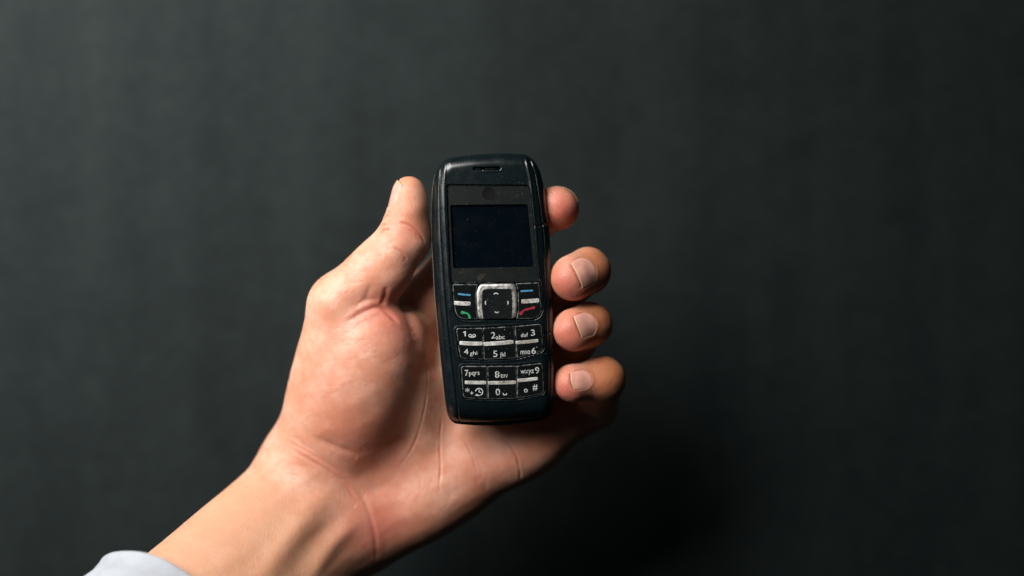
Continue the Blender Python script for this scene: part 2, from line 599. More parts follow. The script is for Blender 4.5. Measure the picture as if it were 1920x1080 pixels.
# --- display bezel (a frame) and screen
def frame(name, outer, inner_, z, zin, mat, parent, n=160):
    o, i_ = ccw(outer), ccw(inner_)
    c = i_.mean(0)

    def polar(poly):
        a = np.linspace(0, 2 * math.pi, n, endpoint=False)
        p = resample(poly, 2400)
        ang = np.arctan2(p[:, 1] - c[1], p[:, 0] - c[0])
        out = []
        for t in a:
            d = np.abs((ang - t + math.pi) % (2 * math.pi) - math.pi)
            out.append(p[np.argmin(d)])
        return np.array(out)
    O, I = polar(o), polar(i_)
    ring = [(O, z - 0.6), (O, z), (O * 0.5 + I * 0.5, z), (inset(I, -0.12), z), (I, z - 0.12), (I, zin)]
    V = np.vstack([np.c_[r_, np.full(n, q)] for r_, q in ring])
    F = []
    for k in range(len(ring) - 1):
        for j in range(n):
            q = (j + 1) % n
            F.append((k * n + j, k * n + q, (k + 1) * n + q, (k + 1) * n + j))
    return link(name, mesh_of(name, drape(V), F, smooth=False), mat, parent)


bez = frame('display_bezel', inset(ccw(bezel_out), 0.05), screen_in, -0.62, -2.0, M['bezel'], phone)
scr = pad('screen', inset(ccw(screen_in), -0.1), -2.3, -1.62, 0.05, M['screen'], phone)
# round maker's dimple on the bezel: a shallow ring
cc = Z1(522, 393)
V, F = [], []
nn = 40
prof = [(2.45, -0.61), (2.30, -0.54), (2.15, -0.55), (1.95, -0.60), (0.0, -0.60)]
for r_, z in prof[:-1]:
    for k in range(nn):
        a = 2 * math.pi * k / nn
        V.append((cc[0] + r_ * math.cos(a), cc[1] + r_ * math.sin(a), z))
V.append((cc[0], cc[1], -0.60))
for i in range(len(prof) - 2):
    for k in range(nn):
        q = (k + 1) % nn
        F.append((i * nn + k, i * nn + q, (i + 1) * nn + q, (i + 1) * nn + k))
for k in range(nn):
    F.append(((len(prof) - 2) * nn + k, (len(prof) - 2) * nn + (k + 1) % nn, len(V) - 1))
link('round_dimple', mesh_of('round_dimple', drape(V), F), M['hole'], bez)
# earpiece grille bits
for a, b in (((424, 216), (492, 216)), ((506, 216), (604, 213))):
    p, q = Z1(*a), Z1(*b)
    tube('earpiece_slot', drape([(p[0], p[1], -1.0), (q[0], q[1], -1.0)]), 0.42, M['hole'], phone, flat=0.4)

# --- keys
KZ = 0.42


def strip(name, pts, w, z, mat, parent, h=0.16):
    """a small raised bar following pts (phone mm)"""
    pts = [np.array(p, float) for p in pts]
    fine = []
    for a, b in zip(pts[:-1], pts[1:]):
        for k in range(6): fine.append(a + (b - a) * k / 6)
    fine.append(pts[-1])
    fine = np.array(fine)
    up, dn = [], []
    for i, p in enumerate(fine):
        t = fine[min(i + 1, len(fine) - 1)] - fine[max(i - 1, 0)]
        t /= np.linalg.norm(t); nrm = np.array([-t[1], t[0]])
        e = min(i, len(fine) - 1 - i)
        ww = w * (0.78 if e == 0 else 1.0)
        up.append(p + nrm * ww / 2); dn.append(p - nrm * ww / 2)
    o = np.vstack([np.array(dn), np.array(up)[::-1]])
    return pad(name, o, z - 0.3, z + h, min(0.14, h * 0.9), mat, parent, npts=64)


def text(body, box, zf, z, mat, parent, name='legend', bold=0.0):
    """flat print fitted to the box (x0, x1, y0, y1 in an enlargement's pixels)"""
    x0, x1, y0, y1 = box
    c = zf((x0 + x1) / 2, (y0 + y1) / 2)
    w, h = (x1 - x0) / 6 * S, (y1 - y0) / 6 * S
    cu = bpy.data.curves.new('legend', 'FONT')
    cu.body = body; cu.size = 1.0; cu.offset = bold; cu.resolution_u = 4
    o = bpy.data.objects.new('legend', cu)
    scene.collection.objects.link(o)
    dg = bpy.context.evaluated_depsgraph_get()
    ev = o.evaluated_get(dg)
    m0 = ev.to_mesh()
    V = np.array([v.co[:] for v in m0.vertices]); F = [tuple(p.vertices) for p in m0.polygons]
    ev.to_mesh_clear()
    bpy.data.objects.remove(o); bpy.data.curves.remove(cu)
    lo, hi = V[:, :2].min(0), V[:, :2].max(0)
    q = (V[:, :2] - (lo + hi) / 2) / (hi - lo)
    return flat(name, np.c_[c[0] + q[:, 0] * w, c[1] + q[:, 1] * h], F, z, mat, parent)


def flat(name, P2, F, z, mat, parent, th=0.03):
    n = len(P2)
    F = [tuple(f) for f in F]
    cnt = {}
    for f in F:
        for a, b in zip(f, f[1:] + f[:1]): cnt[(a, b)] = 1
    side = [(a, b) for (a, b) in cnt if (b, a) not in cnt]
    V = drape(np.vstack([np.c_[P2, np.full(n, z + th)], np.c_[P2, np.full(n, z - 0.05)]]))
    FF = F + [(b, a, a + n, b + n) for a, b in side]
    return link(name, mesh_of(name, V, FF, smooth=False), mat, parent)


def stroke(pts, w):
    """outline polygon strip as quads along pts; returns verts, faces"""
    pts = np.array(pts, float)
    V, F = [], []
    for i, p in enumerate(pts):
        t = pts[min(i + 1, len(pts) - 1)] - pts[max(i - 1, 0)]
        t /= np.linalg.norm(t) + 1e-9
        nrm = np.array([-t[1], t[0]])
        ww = w[i] if isinstance(w, (list, tuple, np.ndarray)) else w
        V += [p + nrm * ww / 2, p - nrm * ww / 2]
    for i in range(len(pts) - 1):
        F.append((2 * i, 2 * i + 1, 2 * i + 3, 2 * i + 2))
    return V, F


def strokes(name, zf, lines, z, mat, parent):
    V, F = [], []
    for pts, w in lines:
        v, f = stroke([zf(*p) for p in pts], w if not isinstance(w, (int, float)) else w)
        F += [tuple(i + len(V) for i in q) for q in f]; V += v
    return flat(name, np.array(V), F, z, mat, parent)


def arc(cx, cy, r, a0, a1, n=14, ry=None):
    return [(cx + r * math.cos(R(a0 + (a1 - a0) * k / n)), cy - (ry or r) * math.sin(R(a0 + (a1 - a0) * k / n))) for k in range(n + 1)]


PZ = KZ + 0.01
kl = pad('soft_and_call_key', inset(ccw(k_left), 0.06), -1.4, KZ, 0.28, M['key'], phone)
kr = pad('soft_and_end_key', inset(ccw(k_right), 0.06), -1.4, KZ, 0.28, M['key'], phone)
strip('silver_bar', [Z2(308, 408), Z2(400, 416), Z2(496, 416)], 1.55, KZ, M['silver'], kl)
strip('silver_bar', [Z2(1066, 394), Z2(1160, 388), Z2(1268, 380)], 1.6, KZ, M['silver'], kr)
strokes('blue_mark', Z2, [([(352, 306), (420, 314), (494, 320)], 0.62)], PZ, M['blue'], kl)
strokes('blue_mark', Z2, [([(1056, 277), (1120, 272), (1196, 268)], 0.62)], PZ, M['blue'], kr)
strokes('green_call_mark', Z2, [([(386, 512), (404, 516), (440, 520), (462, 528), (478, 550), (486, 582)], [1.1, 1.1, .62, .62, .75, 1.0])], PZ, M['green'], kl)
strokes('red_end_mark', Z2, [([(1044, 536), (1066, 520), (1084, 498), (1112, 482), (1150, 474), (1200, 462), (1218, 456)], [1.1, 1.1, .6, .62, .6, 1.0, .9])], PZ, M['red'], kr)
nav = pad('navigation_key', inset(ccw(k_nav), 0.05), -1.4, KZ + 0.25, 0.75, M['chrome'], phone)
k_in = smooth_poly([Z2(626, 250), Z2(954, 246), Z2(964, 420), Z2(956, 582), Z2(636, 589), Z2(618, 430)], [1.0, 1.0, .4, 1.1, 1.1, .4])
pad('centre_pad', k_in, 0.0, KZ + 0.42, 0.2, M['pad'], nav, crown=-0.06)
strokes('direction_mark', Z2, [(arc(780, 322, 27, 150, 30, 10, 24), 0.36), (arc(690, 406, 30, 140, 220, 10), 0.34), (arc(888, 406, 28, 40, -40, 10), 0.34), (arc(789, 492, 26, 215, 325, 10, 24), 0.36)], KZ + 0.40, M['white'], nav)


def digit_key(a, b, c_, d, z_, rr):
    o = smooth_poly([a, b, c_, d], rr)
    return pad('digit_key', inset(ccw(o), 0.055), -1.4, KZ, 0.26, M['key'], phone)


def lerp(a, b, t): return a + (b - a) * t


K = {}
K['1'] = digit_key(c1[0], c1[1], c1[6], c1[7], 0, [1.2, .22, .22, 1.5])
K['2'] = digit_key(c1[1], c1[2], c1[5], c1[6], 0, .22)
K['3'] = digit_key(c1[2], c1[3], c1[4], c1[5], 0, [.22, 1.2, 1.7, .22])
K['7'] = digit_key(c2[0], c2[1], c2[6], c2[7], 0, [1.2, .22, .22, 1.5])
K['8'] = digit_key(c2[1], c2[2], c2[5], c2[6], 0, .22)
K['9'] = digit_key(c2[2], c2[3], c2[4], c2[5], 0, [.22, 1.2, 1.7, .22])
strip('silver_bar', [Z2(370, 858), Z2(500, 866), Z2(630, 866)], 1.5, KZ, M['silver'], K['1'])
strip('silver_bar', [Z2(642, 872), Z2(800, 862), Z2(978, 846)], 1.5, KZ, M['silver'], K['2'])
strip('silver_bar', [Z2(1002, 856), Z2(1130, 846), Z2(1258, 832)], 1.3, KZ, M['silver'], K['3'])
strip('silver_bar', [Z3(430, 402), Z3(550, 404), Z3(672, 404)], 1.35, KZ, M['silver'], K['7'])
strip('silver_bar', [Z3(690, 408), Z3(850, 406), Z3(1008, 400)], 1.35, KZ, M['silver'], K['8'])
strip('silver_bar', [Z3(1022, 382), Z3(1140, 372), Z3(1252, 358)], 1.3, KZ, M['silver'], K['9'])
W = M['white']
for key, zf, body, box in [
    ('2', Z2, '2', (724, 774, 735, 806)), ('2', Z2, 'abc', (780, 878, 766, 816)),
    ('3', Z2, 'def', (1060, 1140, 745, 790)), ('3', Z2, '3', (1172, 1218, 708, 776)), ('1', Z2, '4', (420, 468, 925, 985)),
    ('1', Z2, 'ghi', (487, 570, 950, 1006)), ('2', Z2, '5', (748, 796, 945, 1015)), ('2', Z2, 'jkl', (826, 884, 962, 1026)),
    ('3', Z2, 'mno', (1056, 1164, 944, 984)), ('3', Z2, '6', (1180, 1228, 912, 980)),
    ('7', Z3, '7', (430, 470, 262, 328)), ('7', Z3, 'pqrs', (477, 595, 284, 336)), ('8', Z3, '8', (768, 818, 275, 348)),
    ('8', Z3, 'tuv', (832, 912, 304, 348)), ('9', Z3, 'wxyz', (1057, 1206, 262, 318)), ('9', Z3, '9', (1220, 1266, 230, 302)),
    ('7', Z3, '*', (434, 481, 464, 511)), ('7', Z3, '+', (490, 526, 502, 540)), ('8', Z3, '0', (777, 825, 472, 545)),
    ('9', Z3, '#', (1192, 1249, 424, 495)),
]:
    text(body, box, zf, PZ, W, K[key])
strokes('legend', Z2, [([(434, 784), (434, 727)], 0.42), ([(436, 729), (412, 742)], 0.36)], PZ, W, K['1'])
strokes('voicemail_mark', Z2, [(arc(489, 776, 15, 0, 360, 20), 0.30), (arc(534, 776, 15, 0, 360, 20), 0.30), ([(486, 793), (536, 793)], 0.26)], PZ, W, K['1'])
strokes('clock_mark', Z3, [(arc(590, 508, 40, -140, 170, 26), 0.34), ([(562, 540), (548, 548)], 0.3), ([(548, 548), (600, 548)], 0.3), ([(590, 480), (590, 510), (614, 514)], 0.3)], PZ, W, K['7'])
strokes('space_mark', Z3, [([(862, 522), (863, 540)], 0.28), ([(861, 540), (900, 540)], 0.28), ([(899, 541), (899, 522)], 0.28)], PZ, W, K['8'])
strokes('shift_mark', Z3, [([(1095, 492), (1116, 474), (1138, 492)], 0.28), ([(1103, 490), (1103, 509), (1129, 509), (1129, 490)], 0.26)], PZ, W, K['9'])

# ================================================================== HAND
def nz(v):
    v = np.asarray(v, float)
    return v / np.linalg.norm(v)


def cone(a, b, ra, rb, n=None, k=1.0):
    a = np.asarray(a, float); b = np.asarray(b, float)
    e = b - a; ln = np.linalg.norm(e); u = e / ln
    if n is not None:
        n = np.asarray(n, float); n = nz(n - u * (n @ u))

    def f(p):
        q = p - a.astype(p.dtype)
        al = q @ u.astype(p.dtype)
        t = np.clip(al / ln, 0, 1)
        d2 = np.einsum('ij,ij->i', q, q) - al * al
        if n is not None and k != 1.0:
            qn = q @ n.astype(p.dtype)
            d2 = d2 + qn * qn * (1 / (k * k) - 1)
        ex = al - t * ln
        return np.sqrt(np.maximum(d2, 0) + ex * ex) - (ra + (rb - ra) * t)
    return f


def ell(c, ax, r):
    """ellipsoid at c; ax = (long axis, second axis), r = three semi axes"""
    c = np.asarray(c, float)
    u = nz(ax[0]); v = np.asarray(ax[1], float); v = nz(v - u * (v @ u)); w = np.cross(u, v)
    Rm = np.stack([u, v, w], 1); r = np.asarray(r, float)

    def f(p):
        q = (p - c.astype(p.dtype)) @ Rm.astype(p.dtype)
        k0 = np.sqrt(((q / r.astype(p.dtype)) ** 2).sum(1))
        k1 = np.sqrt(((q / (r * r).astype(p.dtype)) ** 2).sum(1)) + 1e-6
        return k0 * (k0 - 1) / k1
    return f


def smin(a, b, k):
    h = np.maximum(k - np.abs(a - b), 0) / k
    return np.minimum(a, b) - h * h * k * 0.25


def chain(fs, k):
    def f(p):
        d = fs[0](p)
        for g_ in fs[1:]: d = smin(d, g_(p), k)
        return d
    return f


# ---- skeleton (joint centres; the hand lies palm up, thumb to the left) ----
FING = {
    'index': dict(j=[P(798, 563, -33), P(935, 440, -31), P(1004, 410, -25), P(1043, 390, -14)], r=[11.6, 9.4, 8.2, 7.9], n=(0.50, 0.75, -0.62)),
    'middle': dict(j=[P(880, 665, -34), P(1052, 548, -34), P(1103, 507, -12.5), P(1078, 519, -6)], r=[10.8, 9.4, 8.1, 7.9], n=(0.12, 0.08, 0.98)),
    'ring': dict(j=[P(945, 745, -34), P(1066, 650, -35), P(1107, 608, -13), P(1080, 617, -7)], r=[10.4, 9.0, 7.8, 7.4], n=(0.12, 0.16, 0.96)),
    'little': dict(j=[P(1000, 823, -35), P(1116, 762, -36), P(1130, 711, -14.5), P(1077, 718, -8.5)], r=[9.6, 8.6, 8.2, 6.6], n=(0.0, 0.22, 0.96)),
}
fing_f = {}
for nm, q in FING.items():
    j, r_ = q['j'], q['r']
    ax = nz(j[3] - j[2]); n_ = np.array(q['n'], float); n_ = nz(n_ - ax * (n_ @ ax))
    q['ax'], q['nrm'] = ax, n_
    fs = [cone(j[0], j[1], r_[0], r_[1]), cone(j[1], j[2], r_[1] * 0.98, r_[2]),
          cone(j[2], j[3], r_[2], r_[3], n_, 0.88),
          ell(j[3] - n_ * 1.2 + ax * 0.8, (ax, n_), (r_[3] * 1.08, r_[3] * 0.92, r_[3] * 0.98))]
    fs.append(ell((j[0] + j[1]) / 2 + np.array([-1.5, 1.5, 3]), (j[1] - j[0], (0, 0, 1)), (15, 9.6, 9.6)))
    fing_f[nm] = chain(fs, 4.0)

TJ = [P(584, 846, -31), P(638, 572, -15), P(752, 452, -11), P(765, 368, -9)]
t_ax = nz(TJ[3] - TJ[2]); t_n = np.array([-0.96, 0.05, 0.21]); t_n = nz(t_n - t_ax * (t_n @ t_ax))
thumb_f = chain([
    cone(TJ[0], TJ[1], 14.5, 12.0),
    cone(TJ[1], TJ[2], 11.0, 9.2),
    cone(TJ[2], TJ[3], 9.0, 7.6, t_n, 0.86),
    ell(P(771, 404, -10), (t_ax, t_n), (9.5, 6.1, 8.0)),
    ell(P(776, 452, -11), (t_ax, t_n), (7.5, 5.6, 7.5)),
    ell(P(716, 520, -11), (TJ[2] - TJ[1], (0, 0, 1)), (13, 9.8, 10.0)),
    ell(P(697, 513, -12), (TJ[2] - TJ[1], (0, 0, 1)), (16, 8.8, 8.8)),
], 5.0)

ulnar = nz(P(1000, 862, -30) - P(720, 1030, -30))
palm_f = chain([
    cone(P(590, 880, -34), P(798, 580, -36), 14, 10.5),
    cone(P(620, 920, -35), P(876, 668, -36), 14, 10.5),
    cone(P(650, 960, -36), P(942, 748, -36), 13.5, 10.5),
    cone(P(684, 1000, -36), P(1000, 826, -36), 13.5, 10.0),
    ell(P(805, 925, -33), (ulnar, (0, 0, 1)), (36, 14.5, 17.0)),     # hypothenar
    ell(P(985, 838, -34), (ulnar, (0, 0, 1)), (17, 12, 12)),
], 9.0)
th_ax = nz(P(700, 580, -12) - P(628, 860, -24))
thenar_f = chain([
    ell(P(668, 715, -19), (th_ax, (1, 0.2, 0.3)), (33, 23.0, 18.5)),
    ell(P(634, 796, -26), (th_ax, (1, 0.2, 0)), (22, 19, 15)),
    ell(P(700, 665, -17), (th_ax, (1, 0.2, 0.0)), (20, 13.5, 14)),
], 8.0)
web_f = chain([ell(P(772, 632, -20), ((0.2, -1, 0), (1, 0, 0)), (11.0, 6.0, 8.0)),
               ell(P(775, 612, -31), ((0.5, 1, 0), (1, 0, 0)), (16.0, 9, 9.0)),
               ell(P(784, 735, -27), ((0.1, -1, 0), (1, 0, 0)), (24.0, 7.5, 10.0)),
               ell(P(757, 838, -33), ((0.6, 1, 0), (1, 0, 0)), (24.0, 15, 13.0))], 5.0)
FA, FB = P(606, 938, -34), P(262, 1310, 26)
fa_u = nz(FB - FA)
fa_l = nz(np.cross(fa_u, (0, 0, 1)))       # lateral
fa_n = nz(np.cross(fa_l, fa_u))            # towards the camera
if fa_n[2] < 0: fa_n = -fa_n
arm_f = chain([
    cone(FA, FB, 29.0, 38.0, fa_n, 0.70),
    cone(P(566, 885, -35), P(640, 975, -34), 13, 14),
], 10.0)




def hand_sdf(p):
    palm = palm_f(p)
    d = smin(palm, arm_f(p), 16.0)
    th = smin(thenar_f(p), thumb_f(p), 6.0)
    d = smin(d, web_f(p), 6.0)
    body = smin(d, th, (2.4 + 9.0 * sstep(-22, -58, p[:, 1])).astype(p.dtype))
    out = body
    for nm in ('index', 'middle', 'ring', 'little'):
        ff = fing_f[nm](p)
        out = np.minimum(out, smin(palm, ff, 6.0))
    return out


def surface_nets(fn, lo, hi, h):
    ax = [np.arange(lo[i], hi[i] + h, h, dtype=np.float32) for i in range(3)]
    n = [len(a) for a in ax]
    D = np.empty(n, np.float32)
    yy, zz = np.meshgrid(ax[1], ax[2], indexing='ij')
    step = 12
    for i in range(0, n[0], step):
        xs = ax[0][i:i + step]
        pts = np.empty((len(xs), n[1], n[2], 3), np.float32)
        pts[..., 0] = xs[:, None, None]; pts[..., 1] = yy; pts[..., 2] = zz
        D[i:i + step] = fn(pts.reshape(-1, 3)).reshape(len(xs), n[1], n[2])
    s = D < 0
    corners = [(a, b, c) for a in (0, 1) for b in (0, 1) for c in (0, 1)]
    sl = lambda A, c: A[c[0]:n[0] - 1 + c[0], c[1]:n[1] - 1 + c[1], c[2]:n[2] - 1 + c[2]]
    cnt = sum(sl(s, c).astype(np.int8) for c in corners)
    act = (cnt > 0) & (cnt < 8)
    vid = -np.ones(act.shape, np.int64)
    I = np.argwhere(act)
    vid[act] = np.arange(len(I))
    acc = np.zeros((len(I), 3)); num = np.zeros(len(I))
    for a in corners:
        for k in range(3):
            if a[k]: continue
            b = list(a); b[k] = 1
            da = D[I[:, 0] + a[0], I[:, 1] + a[1], I[:, 2] + a[2]]
            db = D[I[:, 0] + b[0], I[:, 1] + b[1], I[:, 2] + b[2]]
            x = (da < 0) != (db < 0)
            t = np.where(x, da / (da - db + 1e-12), 0)
            pt = np.tile(np.array(a, float), (len(I), 1)); pt[:, k] = t
            acc += pt * x[:, None]; num += x
    V = (I + acc / num[:, None]) * h + np.array([a[0] for a in ax])
    F = []
    for k in range(3):
        o1, o2 = (k + 1) % 3, (k + 2) % 3
        sa = [slice(None)] * 3; sb = [slice(None)] * 3
        sa[k] = slice(0, n[k] - 1); sb[k] = slice(1, n[k])
        x = s[tuple(sa)] != s[tuple(sb)]
        E = np.argwhere(x)
        E = E[(E[:, o1] > 0) & (E[:, o2] > 0) & (E[:, o1] < n[o1] - 1) & (E[:, o2] < n[o2] - 1)]
        neg = s[tuple(E.T)]
        q = []
        for d1, d2 in ((1, 1), (0, 1), (0, 0), (1, 0)):
            c = E.copy(); c[:, o1] -= d1; c[:, o2] -= d2
            q.append(vid[tuple(c.T)])
        q = np.stack(q, 1)
        q[~neg] = q[~neg][:, ::-1]
        F.append(q)
    return V, np.vstack(F)


def grad(fn, V, e=0.08):
    g_ = np.zeros_like(V)
    for k in range(3):
        o = np.zeros(3); o[k] = e
        g_[:, k] = (fn(V + o) - fn(V - o)) / (2 * e)
    return g_


def project(fn, V, it=2):
    for _ in range(it):
        d = fn(V); g_ = grad(fn, V)
        g2 = np.maximum((g_ * g_).sum(1), 0.15)
        st = (d / g2)[:, None] * g_
        ln = np.linalg.norm(st, axis=1)[:, None]
        V = V - st * np.minimum(1, 0.8 / (ln + 1e-9))
    return V


def split_quads(V, F):
    nv = len(V)
    e = np.stack([F, np.roll(F, -1, 1)], 2).reshape(-1, 2)
    es = np.sort(e, 1)
    key = es[:, 0] * nv + es[:, 1]
    uq, inv = np.unique(key, return_inverse=True)
    mid = (V[uq // nv] + V[uq % nv]) / 2
    cen = V[F].mean(1)
    inv = inv.reshape(-1, 4) + nv
    c = np.arange(len(F)) + nv + len(uq)
    out = []
    for k in range(4):
        out.append(np.stack([F[:, k], inv[:, k], c, inv[:, k - 1]], 1))
    return np.vstack([V, mid, cen]), np.vstack(out)


def relax(V, F, it=2):
    nv = len(V)
    for _ in range(it):
        acc = np.zeros_like(V); n = np.zeros(nv)
        for k in range(4):
            np.add.at(acc, F[:, k], V[F[:, (k + 1) % 4]]); np.add.at(n, F[:, k], 1)
            np.add.at(acc, F[:, k], V[F[:, k - 1]]); np.add.at(n, F[:, k], 1)
        V = V * 0.4 + 0.6 * acc / n[:, None]
    return V


HV, HF = surface_nets(hand_sdf, (-168, -172, -66), (50, 52, 56), 1.5)
HV = relax(HV, HF, 2)
HV = project(hand_sdf, HV, 2)
HV, HF = split_quads(HV, HF)
HV = project(hand_sdf, HV, 2)
HV, HF = split_quads(HV, HF)
HV = project(hand_sdf, HV, 1)


def vnormals(V, F):
    n = np.cross(V[F[:, 2]] - V[F[:, 0]], V[F[:, 3]] - V[F[:, 1]])
    out = np.zeros_like(V)
    for k in range(4): np.add.at(out, F[:, k], n)
    return out / (np.linalg.norm(out, axis=1)[:, None] + 1e-12)


HN = vnormals(HV, HF)
bvh = BVHTree.FromPolygons([Vector(v) for v in HV], HF.tolist())
camp = Vector((0, 0, CAM_D))


def on_skin(pts):
    out = []
    for px, py in pts:
        d = Vector(P(px, py, 0)) - camp
        h, *_ = bvh.ray_cast(camp, d.normalized())
        if h is not None: out.append(np.array(h))
    return out


def catmull(pts, n=6):
    pts = [np.array(p, float) for p in pts]
    if len(pts) < 3: return pts
    q = [2 * pts[0] - pts[1]] + pts + [2 * pts[-1] - pts[-2]]
    out = []
    for i in range(1, len(q) - 2):
        for k in range(n):
            t = k / n
            a, b, c, d = q[i - 1], q[i], q[i + 1], q[i + 2]
            out.append(0.5 * (2 * b + (c - a) * t + (2 * a - 5 * b + 4 * c - d) * t * t + (3 * b - a - 3 * c + d) * t ** 3))
    out.append(pts[-1])
    return out


def crease_field(pts3):
    D_ = np.full(len(HV), 1e3); T_ = np.zeros(len(HV))
    A_ = np.array(pts3); lo, hi = A_.min(0) - 12, A_.max(0) + 12
    sel_ = np.where(((HV > lo) & (HV < hi)).all(1))[0]
    W_ = HV[sel_]
    d = np.full(len(sel_), 1e3); tt = np.zeros(len(sel_))
    n = len(pts3) - 1
    for i in range(n):
        a, b = pts3[i], pts3[i + 1]
        e = b - a; q = W_ - a
        h = np.clip(q @ e / (e @ e + 1e-9), 0, 1)
        dd_ = np.linalg.norm(q - h[:, None] * e, axis=1)
        m_ = dd_ < d
        d[m_] = dd_[m_]; tt[m_] = (i + h[m_]) / n
    D_[sel_] = d; T_[sel_] = tt
    return D_, T_


disp = np.zeros(len(HV)); flush = np.zeros(len(HV)); tan_shade_ = np.zeros(len(HV))
CREASES = [  # photo track, depth, half width, lip
    ([(742, 884), (772, 842), (788, 800), (799, 748), (802, 705), (797, 668)], 0.36, 0.40, 0.06),
    ([(829, 770), (825, 830), (826, 880), (822, 930)], 0.42, 0.36, 0.08),
    ([(858, 812), (880, 842), (892, 878), (896, 920)], 0.18, 0.34, 0.03),
    ([(938, 816), (962, 842), (973, 872), (976, 905)], 0.48, 0.42, 0.10),
    ([(966, 850), (978, 866), (984, 884)], 0.15, 0.3, 0.0),
    ([(524, 806), (575, 838), (630, 876), (668, 912), (690, 955), (704, 1010), (706, 1070)], 0.24, 1.0, 0.03),
    ([(540, 840), (590, 868), (640, 900), (672, 944)], 0.18, 0.6, 0.04),
    ([(530, 822), (582, 850), (634, 884), (670, 925)], 0.16, 0.5, 0.04),
    ([(556, 800), (600, 826), (650, 846), (700, 852)], 0.35, 1.6, 0.0),
    ([(744, 416), (768, 424), (788, 440), (799, 462)], 0.36, 0.52, 0.10),
    ([(756, 426), (776, 436), (792, 454)], 0.15, 0.35, 0.05),
    ([(733, 462), (752, 474), (764, 490)], 0.18, 0.5, 0.06),
    ([(646, 606), (684, 584), (710, 577), (730, 590), (750, 610)], 0.55, 0.9, 0.15),
    ([(702, 527), (689, 550), (685, 576)], 0.35, 1.4, 0.0),
    ([(724, 536), (722, 556), (714, 574)], 0.35, 0.9, 0.1),
    ([(664, 575), (690, 562), (712, 562)], 0.22, 1.0, 0.0),
    ([(706, 434), (716, 424), (724, 420)], 0.5, 0.5, 0.25),
    ([(710, 442), (722, 432), (732, 432)], 0.4, 0.5, 0.2),
    ([(714, 418), (722, 408), (730, 404)], 0.35, 0.5, 0.2),
    ([(754, 606), (770, 614), (784, 632)], 0.15, 0.35, 0.0),
    ([(655, 905), (590, 952), (538, 1016), (490, 1090), (455, 1150)], -1.2, 4.5, 0.0),
    ([(676, 930), (620, 978), (572, 1040), (526, 1110)], 0.9, 4.0, 0.0),
    ([(690, 960), (640, 1006), (598, 1060), (566, 1110)], -0.7, 3.0, 0.0),
    ([(590, 815), (640, 838), (690, 842)], 0.5, 4.0, 0.0),
]
def hatch(p0, p1, q0, q1, n, dep, wd, jit, seed):
    """n fine lines whose starts run p0..p1 and ends q0..q1"""
    r = np.random.default_rng(seed)
    p0, p1, q0, q1 = (np.array(v, float) for v in (p0, p1, q0, q1))
    for i in range(n):
        t = (i + r.uniform(-0.35, 0.35)) / max(n - 1, 1)
        a = p0 + (p1 - p0) * t; b = q0 + (q1 - q0) * t
        u0, u1 = sorted(r.uniform(0, 1, 2))
        if u1 - u0 < 0.3: u0, u1 = max(0, u0 - 0.3), min(1, u1 + 0.3)
        ks = np.linspace(u0, u1, 5)
        pts = [tuple(a + (b - a) * k + r.normal(size=2) * jit) for k in ks]
        CREASES.append((pts, dep * r.uniform(0.5, 1.2), wd, 0.0))


hatch((512, 812), (640, 960), (600, 760), (720, 880), 7, 0.06, 0.45, 2, 1)       # thumb side of the wrist
hatch((520, 830), (470, 900), (680, 900), (640, 960), 6, 0.08, 0.45, 4, 2)
hatch((570, 640), (590, 760), (740, 610), (770, 740), 12, 0.07, 0.40, 5, 3)      # thenar
hatch((600, 540), (640, 620), (690, 500), (735, 590), 9, 0.09, 0.40, 4, 4)       # thumb knuckle
hatch((690, 470), (740, 520), (740, 430), (795, 500), 8, 0.08, 0.36, 3, 5)       # thumb
hatch((748, 600), (752, 650), (792, 604), (792, 655), 7, 0.10, 0.34, 2, 6)       # web
hatch((742, 560), (770, 520), (800, 570), (806, 540), 6, 0.10, 0.34, 2, 7)
hatch((800, 660), (778, 800), (822, 700), (826, 800), 8, 0.10, 0.34, 3, 8)       # hollow of the palm
hatch((760, 880), (960, 850), (730, 1000), (930, 930), 14, 0.09, 0.36, 5, 9)     # heel of the hand
hatch((850, 830), (950, 820), (960, 900), (1010, 870), 7, 0.07, 0.36, 5, 10)
for pts, dep, wd, lip in CREASES:
    p3 = on_skin(catmull([np.array(p + (0,)) for p in pts]) if False else [tuple(q[:2]) for q in catmull([np.array(p, float) for p in pts])])
    if len(p3) < 2: continue
    d, t_c = crease_field(p3)
    fe = 0.18 if wd < 1.1 else 0.42
    fade = sstep(0, fe, t_c) * sstep(1, 1 - fe, t_c)
    fade = fade * (0.75 + 0.35 * np.sin(t_c * 23 + dep * 40)) if wd < 0.5 else fade
    disp -= dep * fade * np.exp(-(d / wd) ** 2)
    disp += lip * fade * np.exp(-((d - wd * 2.2) / (wd * 1.4)) ** 2)
    if dep > 0.13 and wd < 1: flush += 0.25 * fade * np.exp(-(d / (wd * 2.5)) ** 2)


def blob(px, py, rad, amt):
    global flush
    q = on_skin([(px, py)])
    if q: flush += amt * np.exp(-(np.linalg.norm(HV - q[0], axis=1) / rad) ** 2)


for b_ in [(1054, 398, 10, 1.0), (1056, 536, 9, .9), (1060, 636, 9, .9), (1056, 730, 8, .9), (768, 640, 8, .5), (740, 600, 9, .45), (700, 575, 9, .3),
           (660, 820, 14, .35), (720, 850, 14, .35), (690, 1010, 12, .5), (730, 980, 14, .4), (900, 880, 16, .25), (770, 440, 8, .25),
           (1080, 800, 16, .4), (650, 720, 18, .12)]:
    blob(*b_)
